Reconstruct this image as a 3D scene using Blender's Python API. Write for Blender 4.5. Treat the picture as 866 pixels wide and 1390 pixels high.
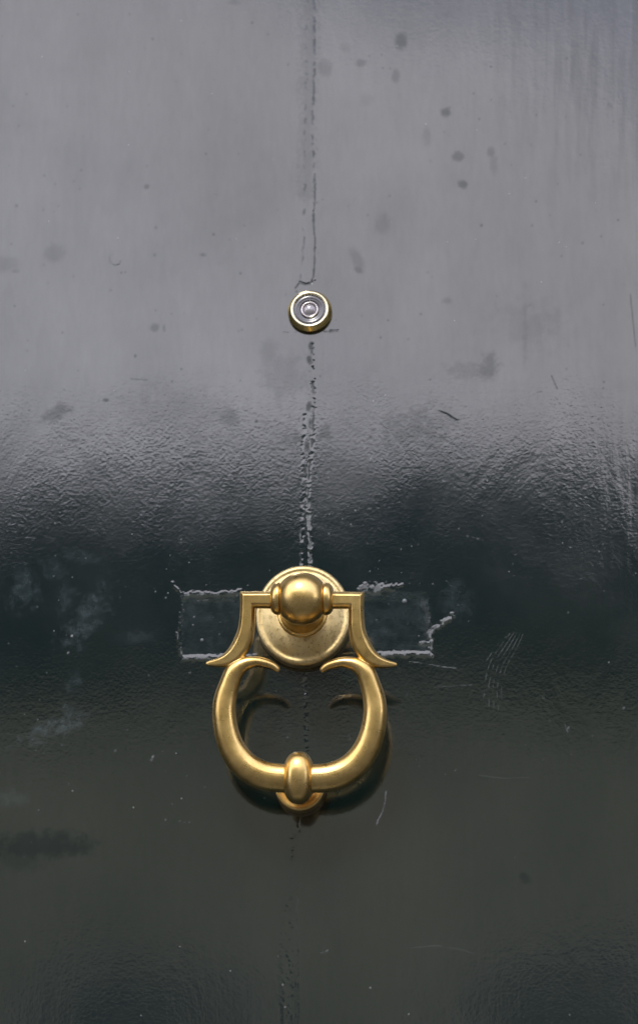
import bpy, bmesh, math, random
import numpy as np
from mathutils import Vector, Matrix
R = math.radians
scene = bpy.context.scene
for o in list(bpy.data.objects): bpy.data.objects.remove(o)

# ------------------------------------------------------------------ camera
W, H, F = 866.0, 1390.0, 3600.0            # photograph size and focal length, in its pixels
PX = 0.00045                               # metres per photograph pixel at the knocker
PITCH, YAW, ROLL = R(19.0), R(3.5), R(-0.35)
KN = Vector((0, -0.046, 1.40))             # centre of the pivot ball
fw = Vector((-math.sin(YAW)*math.cos(PITCH), math.cos(YAW)*math.cos(PITCH), math.sin(PITCH)))
rt = Vector((math.cos(YAW), math.sin(YAW), 0)); up = rt.cross(fw)
rt, up = rt*math.cos(ROLL)+up*math.sin(ROLL), up*math.cos(ROLL)-rt*math.sin(ROLL)
bx_, by_ = 410-W/2, H/2-813
dirb = fw*F+rt*bx_+up*by_
CAM = KN - dirb*PX
cd = bpy.data.cameras.new('camera'); cam = bpy.data.objects.new('camera', cd)
scene.collection.objects.link(cam); scene.camera = cam
cam.matrix_world = Matrix.Translation(CAM) @ Matrix((rt, up, -fw)).transposed().to_4x4()
cd.sensor_fit = 'VERTICAL'; cd.sensor_height = 36; cd.lens = F/H*36
cd.clip_start = 0.05; cd.clip_end = 500
cd.dof.use_dof = True; cd.dof.focus_distance = F*PX*1.01; cd.dof.aperture_fstop = 6.3

def at(px, py, depth=0.0):
    """point of the plane y = -depth seen at photograph pixel px, py"""
    d = fw*F+rt*(px-W/2)+up*(H/2-py)
    t = (-depth-CAM.y)/d.y
    return CAM+d*t

# ------------------------------------------------------------------ sky, sun, exposure
SUN_EL, SUN_AZ = R(45), R(-13)             # azimuth measured from -Y (in front of the door) towards -X
w = bpy.data.worlds.new('World'); scene.world = w; w.use_nodes = True
nt = w.node_tree; nt.nodes.clear()
out = nt.nodes.new('ShaderNodeOutputWorld'); bg = nt.nodes.new('ShaderNodeBackground')
sky = nt.nodes.new('ShaderNodeTexSky'); sky.sky_type = 'NISHITA'; sky.sun_disc = False
sky.sun_elevation = SUN_EL; sky.sun_rotation = R(180)+SUN_AZ
sky.air_density = 1.0; sky.dust_density = 4.0; sky.altitude = 0
tc = nt.nodes.new('ShaderNodeTexCoord')
nz = nt.nodes.new('ShaderNodeTexNoise'); nz.inputs['Scale'].default_value = 2.2; nz.inputs['Detail'].default_value = 5
mp = nt.nodes.new('ShaderNodeMapping'); mp.inputs['Scale'].default_value = (1, 1, 2.2); mp.inputs['Location'].default_value = (0.3, 0.1, 0)
nt.links.new(tc.outputs['Generated'], mp.inputs['Vector']); nt.links.new(mp.outputs[0], nz.inputs['Vector'])
ra = nt.nodes.new('ShaderNodeValToRGB')
ra.color_ramp.elements[0].position = 0.36; ra.color_ramp.elements[0].color = (0.62, 0.62, 0.62, 1)
ra.color_ramp.elements[1].position = 0.62; ra.color_ramp.elements[1].color = (0.95, 0.95, 0.95, 1)
nt.links.new(nz.outputs['Fac'], ra.inputs['Fac'])
mx = nt.nodes.new('ShaderNodeMix'); mx.data_type = 'RGBA'
sz_ = nt.nodes.new('ShaderNodeSeparateXYZ'); nt.links.new(tc.outputs['Generated'], sz_.inputs[0])
hi = nt.nodes.new('ShaderNodeMapRange'); hi.inputs['From Min'].default_value = 0.486; hi.inputs['From Max'].default_value = 0.556   
hi.inputs['To Min'].default_value = 1.0; hi.inputs['To Max'].default_value = 0.1; 
sx_ = nt.nodes.new('ShaderNodeMath'); sx_.operation = 'MULTIPLY_ADD'; nt.links.new(sz_.outputs['X'], sx_.inputs[0]); sx_.inputs[1].default_value = 0.42
nt.links.new(sz_.outputs['Z'], sx_.inputs[2])
nw = nt.nodes.new('ShaderNodeTexNoise'); nw.inputs['Scale'].default_value = 14; nt.links.new(tc.outputs['Generated'], nw.inputs['Vector'])
sy_ = nt.nodes.new('ShaderNodeMath'); sy_.operation = 'MULTIPLY_ADD'; nt.links.new(nw.outputs['Fac'], sy_.inputs[0]); sy_.inputs[1].default_value = 0.07
nt.links.new(sx_.outputs[0], sy_.inputs[2]); nt.links.new(sy_.outputs[0], hi.inputs['Value'])
nt.links.new(ra.outputs['Color'], mx.inputs['Factor'])
nt.links.new(sky.outputs[0], mx.inputs[6]); mx.inputs[7].default_value = (23.8, 23.3, 25.9, 1)   # high cloud veil
m2 = nt.nodes.new('ShaderNodeMix'); m2.data_type = 'RGBA'; nt.links.new(hi.outputs[0], m2.inputs['Factor'])
m2.inputs[6].default_value = (11.0, 11.2, 14.2, 1); nt.links.new(mx.outputs[2], m2.inputs[7])   # a darker bank of cloud above
nt.links.new(m2.outputs[2], bg.inputs['Color']); bg.inputs['Strength'].default_value = 0.13
nt.links.new(bg.outputs[0], out.inputs['Surface'])
sd = bpy.data.lights.new('sun', 'SUN'); sd.energy = 1.5; sd.angle = R(8); sd.color = (1, 0.96, 0.9)
so = bpy.data.objects.new('sun', sd); scene.collection.objects.link(so)
sdir = Vector((math.sin(SUN_AZ)*math.cos(SUN_EL), -math.cos(SUN_AZ)*math.cos(SUN_EL), math.sin(SUN_EL)))
so.rotation_euler = sdir.to_track_quat('Z', 'Y').to_euler(); so.location = (-1, -4, 5)
scene.view_settings.view_transform = 'Standard'; scene.view_settings.look = 'None'
scene.view_settings.exposure = 0.0; scene.view_settings.gamma = 1
scene.render.engine = 'CYCLES'

# ------------------------------------------------------------------ helpers
def link(o, parent=None):
    scene.collection.objects.link(o)
    if parent: o.parent = parent
    return o
def empty(name, loc, label, cat):
    o = bpy.data.objects.new(name, None); o.location = loc; o.empty_display_size = 0.02
    o['label'] = label; o['category'] = cat
    return link(o)
def from_bm(name, bm, mat, parent=None, smooth=True, sub=0, bevel=0, auto=None):
    bmesh.ops.recalc_face_normals(bm, faces=bm.faces)
    me = bpy.data.meshes.new(name); bm.to_mesh(me); bm.free()
    me.materials.append(mat)
    if smooth: me.polygons.foreach_set('use_smooth', [True]*len(me.polygons))
    if auto is not None: me.set_sharp_from_angle(angle=R(auto))
    o = link(bpy.data.objects.new(name, me), parent)
    if bevel:
        m = o.modifiers.new('bevel', 'BEVEL'); m.width = bevel; m.segments = 3; m.limit_method = 'ANGLE'; m.angle_limit = R(30)
    if sub:
        m = o.modifiers.new('sub', 'SUBSURF'); m.levels = sub; m.render_levels = sub
    return o
def lathe(prof, n=96, axis='Y', sx=1, sz=1, centre=(0, 0, 0)):
    """prof: list of (radius, position along axis).  axis Y: turned about Y, positions grow towards the viewer (-Y)"""
    bm = bmesh.new(); rings = []
    for r, t in prof:
        ring = []
        if r < 1e-7:
            p = Vector((0, -t, 0)) if axis == 'Y' else Vector((t, 0, 0))
            ring = [bm.verts.new(p+Vector(centre))]
        else:
            for k in range(n):
                a = 2*math.pi*k/n
                p = Vector((r*math.cos(a)*sx, -t, r*math.sin(a)*sz)) if axis == 'Y' else Vector((t, r*math.cos(a), r*math.sin(a)))
                ring.append(bm.verts.new(p+Vector(centre)))
        rings.append(ring)
    for a, b in zip(rings, rings[1:]):
        if len(a) == 1 and len(b) == 1: continue
        for k in range(n):
            k2 = (k+1) % n
            if len(a) == 1: bm.faces.new((a[0], b[k], b[k2]))
            elif len(b) == 1: bm.faces.new((a[k], a[k2], b[0]))
            else: bm.faces.new((a[k], a[k2], b[k2], b[k]))
    return bm
def arc(cx, cy, r, a0, a1, n=6):
    return [(cx+r*math.cos(R(a0+(a1-a0)*k/n)), cy+r*math.sin(R(a0+(a1-a0)*k/n))) for k in range(n+1)]
def catmull(pts, per=8):
    P = [np.array(p, float) for p in pts]; P = [2*P[0]-P[1]]+P+[2*P[-1]-P[-2]]; res = []
    for i in range(1, len(P)-2):
        for k in range(per):
            t = k/per
            res.append(0.5*((2*P[i])+(-P[i-1]+P[i+1])*t+(2*P[i-1]-5*P[i]+4*P[i+1]-P[i+2])*t*t+(-P[i-1]+3*P[i]-3*P[i+1]+P[i+2])*t**3))
    res.append(P[-2]); return np.array(res)

# ------------------------------------------------------------------ materials
def newmat(name):
    m = bpy.data.materials.new(name); m.use_nodes = True
    return m, m.node_tree, m.node_tree.nodes['Principled BSDF']
def N(nt, t, **kw):
    n = nt.nodes.new(t)
    for k, v in kw.items():
        if k in n.inputs: n.inputs[k].default_value = v
        else: setattr(n, k, v)
    return n
def ramp(nt, src, p0, c0, p1, c1):
    r = nt.nodes.new('ShaderNodeValToRGB'); e = r.color_ramp.elements
    f = lambda c: c if isinstance(c, tuple) else (c, c, c, 1)
    e[0].position = p0; e[0].color = f(c0); e[1].position = p1; e[1].color = f(c1)
    nt.links.new(src, r.inputs['Fac']); return r.outputs['Color']
def coords(nt, scale=(1, 1, 1)):
    tc = nt.nodes.new('ShaderNodeTexCoord'); mp = nt.nodes.new('ShaderNodeMapping')
    mp.inputs['Scale'].default_value = scale; nt.links.new(tc.outputs['Object'], mp.inputs['Vector'])
    return mp.outputs[0]
def math_(nt, op, a, b=None, c=None):
    n = nt.nodes.new('ShaderNodeMath'); n.operation = op
    for i, v in enumerate((a, b, c)):
        if v is None: continue
        if isinstance(v, (int, float)): n.inputs[i].default_value = v
        else: nt.links.new(v, n.inputs[i])
    return n.outputs[0]
def mixc(nt, fac, a, b):
    n = nt.nodes.new('ShaderNodeMix'); n.data_type = 'RGBA'
    for i, v in ((0, fac), (6, a), (7, b)):
        if isinstance(v, (int, float, tuple)): n.inputs[i].default_value = v
        else: nt.links.new(v, n.inputs[i])
    return n.outputs[2]

def noise(nt, vec, scale, detail=3, rough=0.5, dist=0.0):
    n = nt.nodes.new('ShaderNodeTexNoise'); n.inputs['Scale'].default_value = scale; n.inputs['Detail'].default_value = detail
    n.inputs['Roughness'].default_value = rough; n.inputs['Distortion'].default_value = dist
    nt.links.new(vec, n.inputs['Vector']); return n.outputs['Fac']

def paint():
    m, nt, b = newmat('dark_green_gloss_paint')
    v = coords(nt); vv = coords(nt, (1, 1, 0.07)); vr = coords(nt, (1, 1, 0.22))
    at_ = lambda s: N(nt, 'ShaderNodeAttribute', attribute_name=s).outputs['Fac']
    matt, dust, chip = at_('matt'), at_('dust'), at_('chip')
    tint = ramp(nt, noise(nt, v, 9, 4), 0.35, (0.0022, 0.0095, 0.0092, 1), 0.68, (0.0045, 0.0118, 0.0102, 1))
    # tiny grains of dust stuck in the paint
    vo = N(nt, 'ShaderNodeTexVoronoi', feature='F1'); vo.inputs['Scale'].default_value = 95; nt.links.new(v, vo.inputs['Vector'])
    sp = math_(nt, 'MULTIPLY', math_(nt, 'LESS_THAN', vo.outputs['Distance'], 0.055),
               math_(nt, 'GREATER_THAN', noise(nt, v, 37, 2), 0.55))
    dustn = math_(nt, 'MULTIPLY', dust, ramp(nt, noise(nt, v, 160, 4, 0.7), 0.38, 0.15, 0.66, 1.3))
    c = mixc(nt, math_(nt, 'MULTIPLY', dustn, 0.5), tint, (0.10, 0.13, 0.14, 1))
    c = mixc(nt, math_(nt, 'MULTIPLY', sp, 0.35), c, (0.34, 0.36, 0.34, 1))
    c = mixc(nt, chip, c, (0.19, 0.205, 0.21, 1))
    nt.links.new(c, b.inputs['Base Color'])
    # gloss: worn in broad patches, killed where stains sit
    g = ramp(nt, noise(nt, v, 13, 5, 0.6), 0.3, 0.065, 0.7, 0.115)
    rg = math_(nt, 'ADD', math_(nt, 'MULTIPLY', matt, 0.12), g)
    rg = math_(nt, 'ADD', rg, math_(nt, 'MULTIPLY', chip, 0.4))
    nt.links.new(rg, b.inputs['Roughness'])
    b.inputs['IOR'].default_value = 1.85
    sl = math_(nt, 'SUBTRACT', 0.5, math_(nt, 'MULTIPLY', matt, 0.28))
    film = math_(nt, 'ADD', math_(nt, 'ADD', ramp(nt, noise(nt, vr, 22, 6, 0.65), 0.3, 0.0, 0.75, 0.06), math_(nt, 'MULTIPLY', math_(nt, 'SUBTRACT', noise(nt, vr, 260, 4, 0.7), 0.5), 0.10)), math_(nt, 'MULTIPLY', math_(nt, 'SUBTRACT', noise(nt, v, 7, 4, 0.6, 0.4), 0.55), 0.22))
    nt.links.new(math_(nt, 'ADD', sl, film), b.inputs['Specular IOR Level'])
    # relief: orange peel, brush strokes, runs on the right
    peel = noise(nt, v, 520, 2, 0.5)
    wr = noise(nt, v, 240, 3, 0.55, 0.5)
    brush = noise(nt, vv, 300, 3, 0.6)
    runs = noise(nt, vr, 75, 3, 0.55, 0.3)
    sep = N(nt, 'ShaderNodeSeparateXYZ'); nt.links.new(v, sep.inputs[0])
    mr = N(nt, 'ShaderNodeMapRange'); mr.inputs['From Min'].default_value = 0.07; mr.inputs['From Max'].default_value = 0.19
    mr.inputs['To Min'].default_value = 0.12; mr.inputs['To Max'].default_value = 1.0; nt.links.new(sep.outputs['X'], mr.inputs['Value'])
    h = math_(nt, 'MULTIPLY', peel, 0.30)
    h = math_(nt, 'ADD', h, math_(nt, 'MULTIPLY', wr, 0.30))
    h = math_(nt, 'ADD', h, math_(nt, 'MULTIPLY', brush, 0.22))
    h = math_(nt, 'ADD', h, math_(nt, 'MULTIPLY', math_(nt, 'MULTIPLY', runs, mr.outputs[0]), 0.75))
    h = math_(nt, 'ADD', h, math_(nt, 'MULTIPLY', sp, 0.4))
    h = math_(nt, 'MULTIPLY', h, ramp(nt, noise(nt, coords(nt, (1, 1, 0.5)), 26, 4, 0.6, 0.8), 0.34, 0.45, 0.68, 1.15))
    bu = N(nt, 'ShaderNodeBump'); bu.inputs['Strength'].default_value = 1.0; bu.inputs['Distance'].default_value = 0.00009
    nt.links.new(h, bu.inputs['Height']); nt.links.new(bu.outputs[0], b.inputs['Normal'])
    return m

def brass(name, c0, c1, r0, r1, grain, pit=0.0, dist=0.00005):
    m, nt, b = newmat(name); v = coords(nt)
    n1 = noise(nt, v, 45, 5, 0.6, 0.4)
    c = ramp(nt, n1, 0.3, c0, 0.7, c1)
    n2 = noise(nt, v, 420, 4, 0.7)
    if pit:
        c = mixc(nt, math_(nt, 'MULTIPLY', ramp(nt, n2, 0.52, 0, 0.66, 1.0), pit), c, (0.20, 0.13, 0.045, 1))
    nt.links.new(c, b.inputs['Base Color']); b.inputs['Metallic'].default_value = 1
    nt.links.new(ramp(nt, noise(nt, v, 110, 5, 0.65), 0.3, r0, 0.7, r1), b.inputs['Roughness'])
    bu = N(nt, 'ShaderNodeBump'); bu.inputs['Strength'].default_value = grain; bu.inputs['Distance'].default_value = dist
    nt.links.new(math_(nt, 'ADD', n2, math_(nt, 'MULTIPLY', noise(nt, v, 90, 3), 1.5)), bu.inputs['Height'])
    nt.links.new(bu.outputs[0], b.inputs['Normal'])
    return m
def plain(name, col, rough, metal=0.0, **kw):
    m, nt, b = newmat(name); v = coords(nt)
    c = ramp(nt, noise(nt, v, kw.pop('ns', 60), 4), 0.3, tuple(x*0.85 for x in col)+(1,), 0.7, tuple(min(1, x*1.12) for x in col)+(1,))
    nt.links.new(c, b.inputs['Base Color']); b.inputs['Roughness'].default_value = rough; b.inputs['Metallic'].default_value = metal
    for k, x in kw.items(): b.inputs[k].default_value = x
    return m
M_PAINT = paint()
M_BRASS = brass('aged_satin_brass', (0.66, 0.445, 0.145, 1), (0.95, 0.68, 0.265, 1), 0.24, 0.38, 0.35, 0.16)
M_ROSE = brass('pitted_brass', (0.54, 0.42, 0.19, 1), (0.76, 0.61, 0.32, 1), 0.36, 0.54, 1.0, 0.6, 0.00014)
M_POL = brass('polished_brass', (0.78, 0.60, 0.22, 1), (0.90, 0.70, 0.28, 1), 0.2, 0.28, 0.2)
M_CHAMP = brass('pale_worn_brass', (0.80, 0.73, 0.47, 1), (0.90, 0.84, 0.60, 1), 0.22, 0.32, 0.3)
M_GLASS = plain('dark_lens_glass', (0.035, 0.033, 0.04), 0.24, 0.0, IOR=1.9)
M_STEEL = plain('lens_barrel', (0.62, 0.58, 0.56), 0.25, 1.0)

# ------------------------------------------------------------------ the street the gloss reflects
def box(bm, x0, x1, y0, y1, z0, z1):
    vs = [bm.verts.new(p) for p in ((x0,y0,z0),(x1,y0,z0),(x1,y1,z0),(x0,y1,z0),(x0,y0,z1),(x1,y0,z1),(x1,y1,z1),(x0,y1,z1))]
    for f in ((0,3,2,1),(4,5,6,7),(0,1,5,4),(1,2,6,5),(2,3,7,6),(3,0,4,7)): bm.faces.new([vs[i] for i in f])
M_GROUND = plain('street_paving', (0.05, 0.048, 0.045), 0.8, ns=2)
M_STUCCO = plain('ochre_render', (0.37, 0.355, 0.25), 0.9, ns=1.5)
M_ROOF = plain('roof_tile', (0.022, 0.026, 0.03), 0.85, ns=4)
M_FRAME = plain('stone_trim', (0.42, 0.40, 0.36), 0.8, ns=8)
M_PANE = plain('window_pane', (0.02, 0.025, 0.03), 0.06)
bm = bmesh.new()
vs = [bm.verts.new(p) for p in ((-60, -60, 0), (60, -60, 0), (60, 60, 0), (-60, 60, 0))]; bm.faces.new(vs)
g = from_bm('ground', bm, M_GROUND, smooth=False); g['kind'] = 'structure'

BY = -14.0; EAVE = 6.58
bld = empty('building', (0, BY-4, 0), 'ochre rendered town house across the street, mirrored in the door paint', 'building')
def loc(bm, name, mat, parent=bld):
    base = bld.location
    for v in bm.verts: v.co -= base
    return from_bm(name, bm, mat, parent, smooth=False)
bm = bmesh.new()
prof = [(-16, 0), (2.8, 0), (2.8, 4.5), (2.5, 4.8), (2.5, 5.2), (-16, 5.2)]
fr = [bm.verts.new((x, BY, z)) for x, z in prof]; bk = [bm.verts.new((x, BY-8, z)) for x, z in prof]
bm.faces.new(fr); bm.faces.new(bk[::-1])
for i in range(6): bm.faces.new((fr[i], bk[i], bk[(i+1) % 6], fr[(i+1) % 6]))
loc(bm, 'wall', M_STUCCO)
bm = bmesh.new()
ro_ = [(-16.2, 5.2), (2.6, 5.2), (1.6, 6.25), (0.8, EAVE), (-16.2, EAVE)]      # steep slate roof, hipped towards the right
a = [bm.verts.new((x, BY+0.25, z)) for x, z in ro_]; b = [bm.verts.new((x, BY-7, z)) for x, z in ro_]
bm.faces.new(a); bm.faces.new(b[::-1])
for i in range(5): bm.faces.new((a[i], b[i], b[(i+1) % 5], a[(i+1) % 5]))
loc(bm, 'roof', M_ROOF)
for fl, z0, z1 in ((0, 0.9, 2.2), (1, 2.45, 3.4)):
    for x in (-13.2, -10.4, -7.6, -4.8, -2.0, 0.6):
        bm = bmesh.new()
        for a in ((x-.62, x-.5, z0-.1, z1+.1), (x+.5, x+.62, z0-.1, z1+.1), (x-.5, x+.5, z1, z1+.1), (x-.5, x+.5, z0-.1, z0)):
            box(bm, a[0], a[1], BY-0.02, BY+0.06, a[2], a[3])
        wf = loc(bm, 'window', M_FRAME)
        bm = bmesh.new(); box(bm, x-.5, x+.5, BY+0.004, BY+0.02, z0, z1); loc(bm, 'pane', M_PANE, wf)

added_house = empty('building', (10, BY-4, 0), 'unseen plain grey house, added to block low sky beyond the gap beside the ochre house', 'building')  # unseen house, added to keep horizon sky off the knocker's sides
bm = bmesh.new(); box(bm, 4.2, 22, BY-8, BY-0.4, 0, 6.2)
for v_ in bm.verts: v_.co -= added_house.location
from_bm('wall', bm, M_STUCCO, added_house, smooth=False)
bm = bmesh.new(); box(bm, 4.0, 22.2, BY-8.2, BY-0.2, 6.2, 6.5)
for v_ in bm.verts: v_.co -= added_house.location
from_bm('roof', bm, M_ROOF, added_house, smooth=False)
# unseen masonry reveal, added round the leaf to block low side sky
M_STONE = plain('grey_stone', (0.16, 0.155, 0.145), 0.85, ns=14)
dw = empty('added_doorway', (0, 0, 0), 'unseen grey stone door surround, added to cut side sky around the dark green door', 'added_doorway')
for s in (-1, 1):
    bm = bmesh.new(); x0, x1 = sorted((0.755*s, 2.6*s)); box(bm, x0, x1, -0.32, 0.12, 0.0, 3.2); from_bm('jamb', bm, M_STONE, dw, smooth=False, bevel=0.008)
bm = bmesh.new(); box(bm, -0.752, 0.752, -0.32, 0.12, 2.505, 3.2); from_bm('lintel', bm, M_STONE, dw, smooth=False, bevel=0.008)
bm = bmesh.new(); box(bm, -0.752, 0.752, -0.34, 0.12, 0.0, 0.015); from_bm('threshold', bm, M_STONE, dw, smooth=False)

# ------------------------------------------------------------------ the door: one dense sheet carrying its relief and wear
door = empty('door', (0, 0, 0.0), 'dark green gloss painted door leaf with a cracked vertical seam, scuffs and stains, carrying the brass fittings', 'door')
cs = [at(0, 0), at(W, 0), at(0, H), at(W, H)]
xa, xb = min(c.x for c in cs)-0.012, max(c.x for c in cs)+0.012
za, zb = min(c.z for c in cs)-0.012, max(c.z for c in cs)+0.012
STEP = 0.00055
xs = np.concatenate([np.linspace(-0.75, xa, 14)[:-1], np.arange(xa, xb, STEP), np.linspace(xb, 0.75, 14)])
zs = np.concatenate([np.linspace(0.02, za, 22)[:-1], np.arange(za, zb, STEP), np.linspace(zb, 2.5, 22)])
X, Z = np.meshgrid(xs, zs); nx, nzv = len(xs), len(zs)
# photograph coordinates of every vertex, to lay the wear out where it is
def proj(x, z):
    dx, dy, dz = x-CAM.x, 0-CAM.y, z-CAM.z
    f_ = dx*fw.x+dy*fw.y+dz*fw.z
    return W/2+F*(dx*rt.x+dy*rt.y+dz*rt.z)/f_, H/2-F*(dx*up.x+dy*up.y+dz*up.z)/f_
U, V = proj(X, Z)
rng = np.random.default_rng(7)
def vnoise(x, y, seed):
    r = np.random.default_rng(seed); T = r.random((256, 256))
    xi, yi = np.floor(x).astype(int), np.floor(y).astype(int); fx, fy = x-xi, y-yi
    fx, fy = fx*fx*(3-2*fx), fy*fy*(3-2*fy)
    g = lambda a, b: T[a % 256, b % 256]
    return (g(xi, yi)*(1-fx)+g(xi+1, yi)*fx)*(1-fy)+(g(xi, yi+1)*(1-fx)+g(xi+1, yi+1)*fx)*fy
def fbm(x, y, seed, o=4):
    s = 0; a = 0.5
    for k in range(o): s = s+a*vnoise(x*2**k, y*2**k, seed+k); a /= 2
    return s/(1-0.5**o)
hgt = np.zeros_like(U); matt = np.zeros_like(U); dust = np.zeros_like(U); chip = np.zeros_like(U)
N1 = fbm(U/9, V/9, 11); N2 = fbm(U/3.2, V/3.2, 21); N3 = fbm(U/40, V/40, 31)
def blob(A, x, y, rx, ry, amp, rot=0.0, soft=0.5, rag=0.5, mx_=True):
    c, s = math.cos(R(rot)), math.sin(R(rot)); m = 2.2*max(rx, ry)+4
    sel = (np.abs(U-x) < m) & (np.abs(V-y) < m)
    du, dv = U[sel]-x, V[sel]-y
    d = np.sqrt(((du*c+dv*s)/rx)**2+((-du*s+dv*c)/ry)**2)+rag*(N1[sel]-0.5)*1.2+rag*(N2[sel]-0.5)*0.6
    k = np.clip((1+soft-d)/(2*soft), 0, 1); k = k*k*(3-2*k)*amp
    if mx_: A[sel] = np.maximum(A[sel], k)
    else: A[sel] += k
def line(A, pts, wd, amp, rag=0.0, brk=0.0, jit=0.0, add=False, soft=0.6, seed=0):
    """a stroke of half width wd px; rag roughens its edge, brk breaks it up, jit makes it wander"""
    P = np.array(pts, float)
    if jit:
        Q = [P[0]]; r = random.Random(seed+int(P[0][0]*7+P[0][1]))
        for a, b in zip(P, P[1:]):
            n = max(1, int(np.hypot(*(b-a))/7))
            for k in range(1, n+1):
                q = a+(b-a)*k/n
                if k < n: q = q+np.array([r.uniform(-jit, jit), r.uniform(-jit, jit)])
                Q.append(q)
        P = np.array(Q)
    m = wd*2.5+3
    sel = (U > P[:, 0].min()-m) & (U < P[:, 0].max()+m) & (V > P[:, 1].min()-m) & (V < P[:, 1].max()+m)
    u, v = U[sel], V[sel]; d = np.full(u.shape, 1e9)
    for a, b in zip(P, P[1:]):
        ab = b-a; t = np.clip(((u-a[0])*ab[0]+(v-a[1])*ab[1])/(ab@ab+1e-9), 0, 1)
        d = np.minimum(d, np.hypot(u-a[0]-ab[0]*t, v-a[1]-ab[1]*t))
    ww = wd*(1+rag*(N2[sel]-0.5)*2)
    k = np.clip((ww*(1+soft)-d)/(2*soft*wd+1e-6), 0, 1); k = k*k*(3-2*k)
    if brk: k = k*np.clip((N1[sel]-brk)*6, 0, 1)
    if add: A[sel] += k*amp
    else: A[sel] = np.maximum(A[sel], k*amp)
MM = 0.001
# panel slightly uneven: broad, hand-planed undulation
vis = (U > -60) & (U < W+60) & (V > -60) & (V < H+60)
hgt += 0.5*MM*(fbm(X/0.16+9, Z/0.13+4, 51, 2)-0.5)+0.05*MM*(fbm(X/0.035+3, Z/0.05+7, 61, 3)-0.5)
base_h = hgt.copy()
# --- seam between the two boards: filled groove, a hairline crack on its right, pits on its left
seamR = [(428, -40), (428, 60), (427, 110), (424, 170), (428, 250), (426, 300), (427.5, 330), (426, 372), (423, 383)]
seamL = [(417, -40), (417, 50), (416, 130), (414, 200), (413, 260), (413, 300), (411, 360), (408, 383)]
low = [(423, 462), (424, 500), (426, 545), (425, 590), (421, 630), (418, 670), (419, 700), (421, 730), (421, 768)]
lowL = [(414, 560), (411, 600), (412, 650), (411, 690), (410, 730), (409, 765)]
line(hgt, seamR, 1.4, -0.30*MM, rag=0.7, brk=0.30, jit=0.8, add=True)
line(matt, seamR, 1.1, 0.9, rag=0.8, brk=0.38, jit=0.8); line(matt, seamR[4:], .9, .95, rag=.6, brk=.2, jit=.8)
line(hgt, seamL, 1.8, -0.16*MM, rag=0.8, brk=0.45, jit=1.2, add=True)
line(matt, seamL, 1.3, 0.7, rag=0.9, brk=0.52, jit=1.2)
line(matt, [(420, -40), (418, 150), (415, 262)], 10, 0.22, rag=0.7, soft=0.7)
line(hgt, [(422, -40), (420, 150), (417, 380)], 7, 0.10*MM, rag=0.3, add=True, soft=0.9)
line(hgt, [(419, 460), (418, 600), (415, 770)], 8, 0.12*MM, rag=0.12, add=True, soft=0.9)
line(hgt, low, 1.7, -0.35*MM, rag=0.8, brk=0.30, jit=1.0, add=True)
line(matt, low, 1.6, 0.9, rag=0.9, brk=0.47, jit=1.0)
line(hgt, lowL, 1.5, -0.2*MM, rag=0.8, brk=0.4, jit=1.2, add=True)
line(chip, [(418, 686), (420, 700), (419, 718)], 2.0, 0.6, rag=1.1, brk=0.40)
line(chip, [(421, 736), (421, 765)], 1.0, 0.4, rag=1.1, brk=0.5, jit=1)
line(chip, [(408, 716), (408, 765)], 0.8, 0.3, rag=0.9, brk=0.5, jit=1)
line(chip, [(398, 706), (396, 735)], 0.8, 0.3, rag=0.9, brk=0.5, jit=1.5)
line(chip, [(404, 772), (410, 772)], 1.0, 0.3)
for x, y in ((420, 489), (422, 470), (419, 552), (421, 575), (417, 605), (414, 640)): blob(matt, x, y, 3.0, 5.5, 0.85, rag=1.0)
blob(matt, 400, 596, 10, 7, 0.3, rag=1.8); blob(matt, 440, 585, 9, 10, 0.3, rag=1.8)
line(hgt, [(405, 388), (407, 383), (415, 386), (423, 384), (428, 381)], 1.2, -0.2*MM, jit=0.5, add=True)
line(matt, [(401, 391), (406, 384), (415, 386), (424, 384)], 1.1, 0.95)
line(matt, [(385, 452), (393, 453), (402, 450)], 1.0, 0.7, rag=1.0, jit=1, brk=.42)
line(matt, [(440, 450), (446, 450), (458, 450)], 1.5, 0.8, rag=1.0, jit=1, brk=.35)
line(hgt, [(385, 452), (392, 453)], 1.6, -0.08*MM, add=True); line(hgt, [(447, 451), (458, 449)], 2, -0.1*MM, rag=0.6, add=True)
# behind and under the knocker
line(chip, [(413, 915), (412, 960), (416, 985), (416, 1020)], 0.6, 0.12, rag=0.9, brk=0.45, jit=1.2)
line(hgt, [(413, 910), (416, 1020), (404, 1140), (403, 1400)], 1.4, -0.22*MM, rag=0.8, brk=0.25, jit=0.8, add=True)
line(hgt, [(400, 1140), (398, 1400)], 5, 0.16*MM, rag=0.5, brk=0.2, add=True, soft=0.9)
line(hgt, [(388, 1220), (386, 1400)], 5, 0.12*MM, rag=0.5, brk=0.3, add=True, soft=0.9)
line(chip, [(404, 1180), (403, 1310)], 0.5, 0.10, rag=0.9, brk=0.5, jit=0.6)
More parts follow.
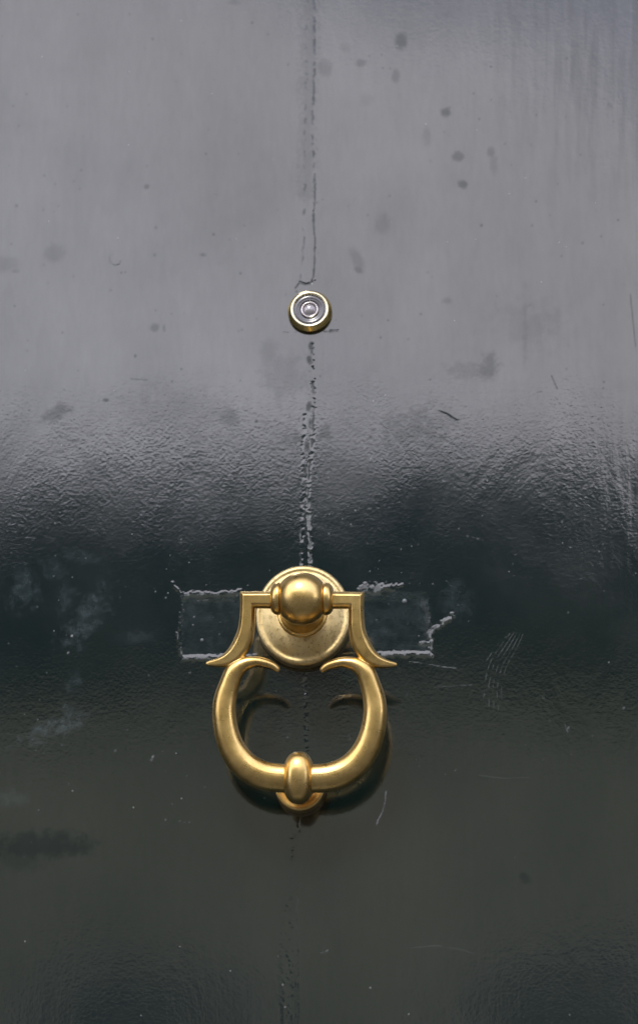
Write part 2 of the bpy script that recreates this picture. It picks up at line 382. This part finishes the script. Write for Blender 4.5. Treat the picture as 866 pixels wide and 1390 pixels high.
# --- dull stains and drips on the upper half
for s in ((545, 56, 8.5, 10, .75), (537, 102, 5, 9, .42), (605, 152, 7.5, 6, .75), (622, 212, 7, 6, .6), (628, 250, 6, 5, .7),
          (666, 207, 5, 6, .45), (670, 225, 5, 14, .25), (579, 185, 5, 12, .25), (519, 303, 10, 13, .3), (441, 92, 9, 10, .4),
          (490, 86, 7, 5, .5), (469, 65, 6, 6, .2), (497, 135, 10, 9, .18), (75, 342, 14, 11, .33), (8, 358, 16, 10, .28), (21, 368, 6, 3, .4), (199, 253, 3.5, 3.2, .7),
          (210, 445, 5.5, 5.5, .5), (223, 445, 2, 5, .4), (184, 483, 2, 2, .7), (144, 543, 3.5, 2.2, .7), (348, 572, 2.6, 2, .9), (23, 279, 2.2, 2.2, .6),
          (212, 309, 2.5, 2.5, .6), (275, 346, 4, 2, .6), (210, 346, 2.5, 2.5, .5), (312, 567, 13, 12, .35), (365, 478, 12, 16, .25), (605, 20, 5, 4, .15),
          (318, 3, 10, 4, .3), (606, 408, 6, 4, .35), (722, 306, 2, 2, .6), (790, 330, 2, 2, .5), (827, 143, 4, 4, .3), (653, 306, 1.8, 1.8, .7)):
    blob(matt, s[0], s[1], s[2], s[3], s[4]*.85, rag=0.8, soft=0.5)
blob(matt, 484, 352, 17, 7, .33, rot=62, rag=.7); blob(matt, 487, 366, 7, 4, .5, rot=30, rag=.7); blob(matt, 78, 560, 20, 9, .4, rot=-25, rag=.7)
blob(matt, 663, 497, 16, 11, .42, rot=-55, rag=1.8, soft=.7); blob(matt, 640, 505, 30, 10, .2, rot=10, rag=1.3)
blob(matt, 712, 445, 4, 42, .3, rag=1.2, soft=.9); blob(matt, 572, 582, 40, 24, .28, rag=1.9, soft=.9); blob(matt, 715, 440, 40, 22, .17, rag=1.9, soft=.9)
blob(matt, 480, 660, 40, 26, .3, rag=1.2, soft=.8)
blob(matt, 235, 560, 60, 30, .16, rag=1.5, soft=.9); blob(matt, 385, 510, 28, 26, .2, rag=1.2)
blob(matt, 58, 1148, 66, 17, .75, rot=-2, rag=.9, soft=.5); blob(matt, 30, 1160, 32, 20, .4, rag=.8)
blob(matt, 712, 1192, 7, 6, .6, rot=30, rag=.7)
line(matt, [(598, 553), (606, 556), (613, 560), (620, 564)], .8, .4, jit=1.2, brk=.42); line(hgt, [(598, 556), (608, 560), (620, 568)], 2, .08*MM, add=True, jit=1)
line(matt, [(748, 510), (756, 528)], .9, .6); line(matt, [(123, 591), (160, 591), (200, 588)], 1, .5, brk=.5, jit=1); line(matt, [(178, 514), (200, 516)], .8, .4)
line(hgt, arc(157, 351, 8, 20, 260, 12), 1.0, .12*MM, add=True); line(matt, arc(157, 351, 8, 20, 200, 12), .8, .35)
line(hgt, arc(366, 349, 6, 180, 360, 8), .9, .1*MM, add=True); line(matt, [(115, 142), (115, 141)], 1, .3)
# --- vertical runs and bumps near the right edge and in the top right corner
col = fbm(U/7.5+0.02*V/9, V/95, 71, 3); colf = np.clip((U-560)/260, 0, 1)*np.clip((V-430)/120, 0, 1)*np.clip((1330-V)/260, 0, 1)
coft = np.clip((U-600)/200, 0, 1)*np.clip((330-V)/260, 0, 1)
hgt += np.where(vis, (colf*0.09+coft*0.06)*MM*(col-0.5), 0)
matt = np.maximum(matt, coft*np.clip((col-0.42)*2.2, 0, 1)*0.45)
# flakes at the right
line(matt, [(855, 400), (862, 470)], 1.0, .5)
# --- pits and grains scattered
for k in range(520):
    x, y = rng.uniform(0, W), rng.uniform(0, H)
    up_ = y < 640+60*math.sin(x/140)
    r_ = rng.uniform(0.8, 1.7)
    if up_ and rng.random() < 0.75: blob(matt, x, y, r_*.9, r_*.9, rng.uniform(.3, .75), rag=.8)
    elif not up_: blob(chip, x, y, r_*.7, r_*.7, rng.uniform(.12, .5)*(1.0 if y < 1120 else .4), rag=.8)
for x, y, a in ((98, 863, .9), (93, 886, .6), (208, 1027, .9), (206, 1031, .6), (846, 961, .5), (771, 988, .5), (157, 1019, .4)): blob(chip, x, y, 2.0, 1.4, a, rot=-40, rag=.8)
# --- pale smears left by hands and cloth
for s in ((35, 798, 16, 24, .45, 15), (72, 775, 14, 16, .3, 0), (118, 838, 16, 42, .6, 38), (88, 810, 12, 20, .3, 10), (75, 988, 42, 10, .6, -22), (92, 968, 9, 12, .5, -30), (100, 928, 8, 14, .4, 0),
          (20, 1085, 20, 10, .3, 0), (110, 755, 22, 7, .35, 20), (180, 865, 22, 8, .25, 0)):
    blob(dust, s[0], s[1], s[2], s[3], s[4], rot=s[5], rag=1.6, soft=.7)
# --- ghost of an older plate round the knocker: thinner paint inside, torn pale lip along its outline
U_, V_ = U, V; U, V = U+(N1-0.5)*7, V+(N1.T.mean()-N1)*6
inn = (U > 246) & (U < 583) & (V > 806-0.012*(U-246)) & (V < 892-0.014*(U-246))
edge = np.clip(np.minimum(np.minimum(U-246, 583-U)/3, np.minimum((V-806+0.012*(U-246))/14, (892-0.014*(U-246)-V)/4)), 0, 1)
U, V = U_, V_
hgt -= 0.22*MM*np.where(inn, edge, 0)
dust = np.maximum(dust, np.where(inn, 0.22+0.45*(fbm(U/26, V/10, 81)-0.4), 0))
for pts, wd, a, bk_ in (
    ([(252, 808), (262, 806), (285, 807), (305, 806), (326, 804)], 1.5, .75, .38),
    ([(246, 808), (247, 822), (246, 835), (245, 848), (240, 858), (242, 872), (246, 884), (250, 893)], 1.0, .60, .25),
    ([(250, 893), (262, 894), (280, 893), (300, 892), (325, 890)], 1.7, .60, .36),
    ([(493, 799), (503, 799), (519, 797)], 4.2, .55, .22), ([(519, 799), (545, 795)], 1.5, .3, .45),
    ([(518, 889), (530, 887), (543, 888), (556, 889), (566, 887), (583, 888)], 1.8, .75, .34),
    ([(584, 890), (585, 870), (583, 862), (587, 856), (594, 850), (604, 843), (614, 836)], 1.5, .85, .18),
    ([(570, 873), (584, 872)], 1.5, .45, .3), ([(605, 843), (615, 834)], 1.5, .8, 0),
    ([(235, 793), (246, 806)], .9, .15, .5)):
    line(chip, pts, wd*.68, a*.66, rag=1.5, brk=bk_+.09, jit=1.0); line(hgt, pts, wd+1.2, .16*MM, rag=.9, brk=.2, add=True, jit=1.0)
line(matt, [(573, 815), (580, 840), (579, 862)], 4, .6, rag=1, soft=.8); blob(dust, 618, 815, 16, 18, .35, rag=1.5, soft=.8)
line(hgt, [(606, 790), (616, 800), (624, 806), (620, 830), (606, 845)], 2, .06*MM, add=True, jit=1.2, brk=.3)
# --- scratches
S = lambda pts, wd, a, bk_=.2: line(chip, catmull(pts, 6) if len(pts) > 2 else pts, wd, a, brk=bk_, rag=.5)
S([(524, 1074), (522, 1090), (518, 1104), (513, 1113), (511, 1120)], .8, .8, .05)
S([(555, 898), (580, 901), (600, 905), (622, 907)], .6, .35); S([(590, 933), (620, 931), (640, 930)], .5, .25)
S([(268, 816), (300, 812)], .7, .2, .4); S([(650, 1052), (680, 1056), (720, 1055)], .5, .14)
S([(766, 984), (770, 993)], .8, .5, 0); S([(556, 1287), (590, 1284), (625, 1289), (650, 1297)], .9, .10, .3); S([(632, 727), (655, 733)], 1.0, .3, .4); S([(430, 1297), (445, 1290)], .9, .4, .3)
for k in range(6):
    o_ = 7.0*k
    S([(690+o_*.55, 856+k), (676+o_*.7, 873+k*1.5), (660+o_*.75, 897+k*2), (652+o_*.8, 925+k*3), (650+o_*.95, 955+k*2)][: 3 if k == 0 else 5], .55, .22-.015*k, .3)
hgt = np.where(vis, base_h+0.45*(hgt-base_h), 0.0)
chip = np.clip(chip*np.clip(0.1+1.5*N2*N1*1.8, 0, 1), 0, 1)

co = np.empty((nzv, nx, 3)); co[..., 0] = X; co[..., 1] = -hgt; co[..., 2] = Z; co = co.reshape(-1, 3)
idx = np.arange(nx*nzv).reshape(nzv, nx)
q = np.stack([idx[:-1, :-1], idx[:-1, 1:], idx[1:, 1:], idx[1:, :-1]], -1).reshape(-1, 4)
# back and edges of the leaf
rim = np.concatenate([idx[0, :], idx[1:, -1], idx[-1, -2::-1], idx[-2:0:-1, 0]])
bco = co[rim].copy(); bco[:, 1] = 0.05; nb = len(co); co = np.concatenate([co, bco])
k_ = np.arange(len(rim)); k2_ = (k_+1) % len(rim)
q2 = np.stack([rim[k2_], rim[k_], nb+k_, nb+k2_], -1); q = np.concatenate([q, q2])
me = bpy.data.meshes.new('door_leaf'); nq = len(q)
me.vertices.add(len(co)); me.vertices.foreach_set('co', co.astype(np.float32).ravel())
nl = nq*4+len(rim)
me.loops.add(nl); me.loops.foreach_set('vertex_index', np.concatenate([q.ravel(), (nb+k_)]).astype(np.int32))
me.polygons.add(nq+1)
me.polygons.foreach_set('loop_start', np.concatenate([np.arange(nq)*4, [nq*4]]).astype(np.int32))
me.update(calc_edges=True); me.validate()
sm = np.ones(len(me.polygons), bool); sm[nq-len(rim):] = False; me.polygons.foreach_set('use_smooth', sm)
for nm, A in (('matt', matt), ('dust', dust), ('chip', chip)):
    at_r = me.attributes.new(nm, 'FLOAT', 'POINT')
    at_r.data.foreach_set('value', np.concatenate([np.clip(A, 0, 1).ravel(), np.zeros(len(rim))]).astype(np.float32))
me.materials.append(M_PAINT)
link(bpy.data.objects.new('door_leaf', me), door)
# painted-over nail heads inside the ghost of the old plate
M_NAIL = plain('scuffed_paint', (0.15, 0.17, 0.18), 0.35)
for px, py, r_ in ((549, 816, 3.6), (274.5, 869, 2.7)):
    p = at(px, py)
    bm = lathe([(r_*PX, -0.0008)]+[(r_*PX*math.cos(R(a)), 0.0013*math.sin(R(a))-0.0003) for a in (0, 20, 40, 60, 75)]+[(0, 0.0010)], 24)
    n = from_bm('nail_head', bm, M_NAIL, door); n.location = p-door.location

# ------------------------------------------------------------------ door knocker (local units: photograph pixels at the knocker)
BASE = at(412.5, 840.5)
kn = empty('door_knocker', (BASE.x, 0, BASE.z), 'satin brass door knocker, a horned ring hanging from a ball on a round rose', 'door knocker')
def sc(prof): return [(r*PX, t*PX) for r, t in prof]
rose = [(0, -1), (62.5, -1), (64.5, 0.5), (65.5, 4), (65.5, 14)]+arc(60.5, 17, 5, -10, 80, 6)+[(59.5, 22.3), (58.5, 21.6), (56, 21.6), (54, 22.5), (50, 24.6), (44, 26.8), (38, 28.0), (33, 28.6), (0, 28.8)]
ro = from_bm('rose', lathe([(a*1.015, b) for a, b in sc(rose)], 128, sz=1.09), M_ROSE, kn)
BALL_D = 52e-3/PX                           # ball centre, pixels in front of the door
neck = [(0, 26), (34.0, 26), (34.6, 28.5), (34.4, 31), (33, 32.4), (30.8, 33), (29.6, 36), (29, 44), (27.5, 54), (23, 64), (19, 72), (17, 82), (17, BALL_D-10), (0, BALL_D-10)]
from_bm('neck', lathe(sc(neck), 96), M_BRASS, kn, auto=50)
ball_local = Vector((at(410, 813, 0.052).x-BASE.x, -0.052, at(410, 813, 0.052).z-BASE.z))
bp = [(0, -28.9)]+[(20.2, -28.9)]+[(math.sqrt(max(0, 36**2-t*t)), t) for t in np.linspace(-28.6, 28.6, 41)]+[(20.2, 28.9), (0, 28.9)]
b_ = from_bm('pivot_ball', lathe(sc(bp), 96, axis='X'), M_BRASS, kn, auto=45); b_.location = ball_local

# handle: an empty-free mesh; bar, arms, horns and ring fused in one casting
TILT = math.atan2(20.5, 108.0)
def sect(n, hw, hd, kind, tw=0.0):
    """closed section: across (in the plane of the ring), out (towards the viewer)"""
    pts = []
    for k in range(n):
        a = 2*math.pi*(k+0.5)/n
        c, s = math.cos(a), math.sin(a)
        if kind == 'facet':                 # chamfered flat bar
            e = 0.42
        elif kind == 'ring': e = 1.0
        else: e = 1.0
        x, y = math.copysign(abs(c)**e, c)*hw, math.copysign(abs(s)**e, s)*hd
        pts.append((x, y))
    if kind == 'facet':
        o = []
        for x, y in ((1, -.5), (1, .28), (.80, .72), (.52, 1), (-.52, 1), (-.80, .72), (-1, .28), (-1, -.5), (-.6, -1), (.6, -1)): o.append((x*hw, y*hd))
        pts = []
        for i in range(len(o)):
            a, b = o[i], o[(i+1) % len(o)]
            for t in (0.0, 0.33, 0.67): pts.append((a[0]+(b[0]-a[0])*t, a[1]+(b[1]-a[1])*t))
    return pts
def sweep(bm, path, kind, n=24, mitre=None):
    """path rows: u, v, width, thickness, out offset"""
    P = np.array(path, float); rings = []
    for i in range(len(P)):
        a = P[max(0, i-1), :2]; b = P[min(len(P)-1, i+1), :2]
        if mitre is not None and i in mitre:
            d0 = (P[i, :2]-P[i-1, :2]); d0 /= np.hypot(*d0); d1 = (P[i+1, :2]-P[i, :2]); d1 /= np.hypot(*d1)
            t = d0+d1; ct = np.hypot(*t)/2; t /= np.hypot(*t); f_ = 1/ct
        else:
            t = b-a; t /= np.hypot(*t); f_ = 1
        nrm = np.array([-t[1], t[0]])
        ring = []
        for x, y in sect(n, P[i, 2]/2*f_, P[i, 3]/2, kind):
            q = P[i, :2]+nrm*x
            ring.append(bm.verts.new((q[0]*PX, -(y+P[i, 4])*PX, q[1]*PX)))
        rings.append(ring)
    for a, b in zip(rings, rings[1:]):
        n = len(a)
        for k in range(n): bm.faces.new((a[k], a[(k+1) % n], b[(k+1) % n], b[k]))
    bm.faces.new(rings[0][::-1]); bm.faces.new(rings[-1])
hb = bmesh.new()
for s in (1, -1):
    bar = [(38*s, -1.5, 23.5, 23, 0), (50*s, -1.5, 23, 22.5, 0), (66*s, -1.5, 22.6, 22.4, 0), (73.3*s, -1.5, 22, 22, 0)]
    arm = catmull([(73.4*s, -8, 20.5, 22, 0), (73.8*s, -22, 20.5, 22, 0), (75*s, -42, 22.5, 22, 0), (79.5*s, -59, 25, 21, 0), (88.5*s, -74, 23.5, 20, 0), (100*s, -83, 19, 17, 0), (113*s, -87.0, 12.5, 12, 0), (124*s, -88.2, 7.5, 8, 0), (129*s, -88.4, 4, 4, 0)], 5)
    path = [np.array(p, float) for p in bar]+list(arm)
    sweep(hb, path, 'facet', 32, mitre=(3,))
    ring = catmull([(u_-1.5, v_, w_, t_*1.12, o_) for u_, v_, w_, t_, o_ in [(28.5*s, -98.5, 4.5, 5, 0), (31*s, -95.5, 8.5, 9, 0), (38*s, -90.5, 11.5, 12, 0), (49*s, -87, 13.5, 15, 0), (61*s, -85.6, 15, 17, 0), (75*s, -88.8, 20, 20, 0), (87.5*s, -98.5, 26, 23, 0), (95.2*s, -117, 28, 24, 0),
                    (100.5*s, -137, 31, 26, 0), (101.5*s, -157, 32.5, 28, 0), (97*s, -184, 34, 29, 0), (86.5*s, -208, 36, 30, 0), (69*s, -227.5, 38, 31, 0), (45*s, -239, 39, 31, 0), (18*s, -242, 38.5, 31, 0), (4*s, -242, 38.5, 31, 0)]], 6)
    sweep(hb, ring, 'ring', 32)
hd = from_bm('handle', hb, M_BRASS, kn)
hd.location = ball_local; hd.rotation_euler = (TILT, R(1.7), 0)
# fuse the castings so that they blend at the crossings
m = hd.modifiers.new('fuse', 'REMESH'); m.mode = 'VOXEL'; m.voxel_size = 0.00034; m.use_smooth_shade = True
m = hd.modifiers.new('soften', 'SMOOTH'); m.factor = 0.5; m.iterations = 3
for s in (1, -1):
    cp = [(0, 29.3), (20.5, 29.3), (21.8, 30.2), (22.2, 31.6), (22.0, 34), (20.6, 37.6), (18, 40.3), (14.5, 42), (11, 42.6), (0, 42.8)]
    c = from_bm('collar', lathe([(r*PX, t*PX*s) for r, t in cp], 64, axis='X'), M_BRASS, hd, auto=60)
# striker: a swollen band round the lowest point of the ring
bm = bmesh.new(); bmesh.ops.create_uvsphere(bm, u_segments=64, v_segments=48, radius=1)
for v in bm.verts:
    x, y, z = v.co
    n_ = (abs(x)**2.5+abs(y)**2.3+abs(z)**2.3)**(1/2.3)
    x, y, z = x/n_, y/n_, z/n_
    v.co = Vector((x*21.0*PX, y*29*PX, z*35*PX))
st = from_bm('striker', bm, M_BRASS, hd); st.location = (-1.5*PX, 0, -241*PX)

# ------------------------------------------------------------------ strike plate
p = at(407, 1067, 0.0085)
sp_ = [(0, -1), (33, -1), (34.2, 1), (34.6, 5), (34.2, 10)]+arc(31.4, 12.5, 3, 0, 90, 5)+[(28.5, 15.3), (25.5, 13.6), (22, 12.6), (18, 12.4), (16, 16), (13, 22), (8, 25), (0, 25.5)]
s_ = from_bm('strike_plate', lathe([(a, b*1.35) for a, b in sc(sp_)], 96), M_BRASS, None)
s_.location = (p.x, 0, p.z)
s_['label'] = 'small round brass strike plate behind the foot of the knocker ring'; s_['category'] = 'strike plate'

# ------------------------------------------------------------------ peephole
p = at(421, 424.5)
ph = empty('peephole', (p.x, 0, p.z), 'round brass door viewer with a dark glass lens set in the seam above the knocker', 'peephole')
K = PX*1.035
pr = lambda L: [(r*K, t*K) for r, t in L]
from_bm('bezel', lathe(pr([(0, -1), (28.5, -1), (29.6, 1.5), (30.8, 5.5), (30.8, 6.4), (30.2, 7.2), (27.4, 12.2), (26.6, 12.9)]), 96), M_POL, ph, auto=25)
from_bm('rim', lathe(pr([(26.7, 12.0), (26.6, 13.0), (25.6, 13.6), (23.4, 13.2), (22.6, 12.2), (22.3, 9.5)]), 96), M_CHAMP, ph, auto=60)
from_bm('cup', lathe(pr([(22.6, 11.2), (21.6, 10.2), (20.8, 10.8), (17.2, 10.5), (16.8, 10.3), (16.4, 10.4), (13.6, 10.1), (12.6, 9.4), (0, 9.4)]), 96), M_GLASS, ph)
from_bm('lens_ring', lathe(pr([(12.2, 8.5), (12.3, 11.0), (11.6, 12.0), (10.6, 12.2), (9.6, 11.4), (9.2, 9.0)]), 72), M_STEEL, ph)
from_bm('lens', lathe(pr([(9.6, 8.0)]+[(9.0*math.cos(R(a)), 9.0+4.6*math.sin(R(a))) for a in range(0, 90, 9)]+[(0, 13.6)]), 72), plain('lens_glass', (0.30, 0.28, 0.29), 0.06, 0.35, IOR=1.8), ph)
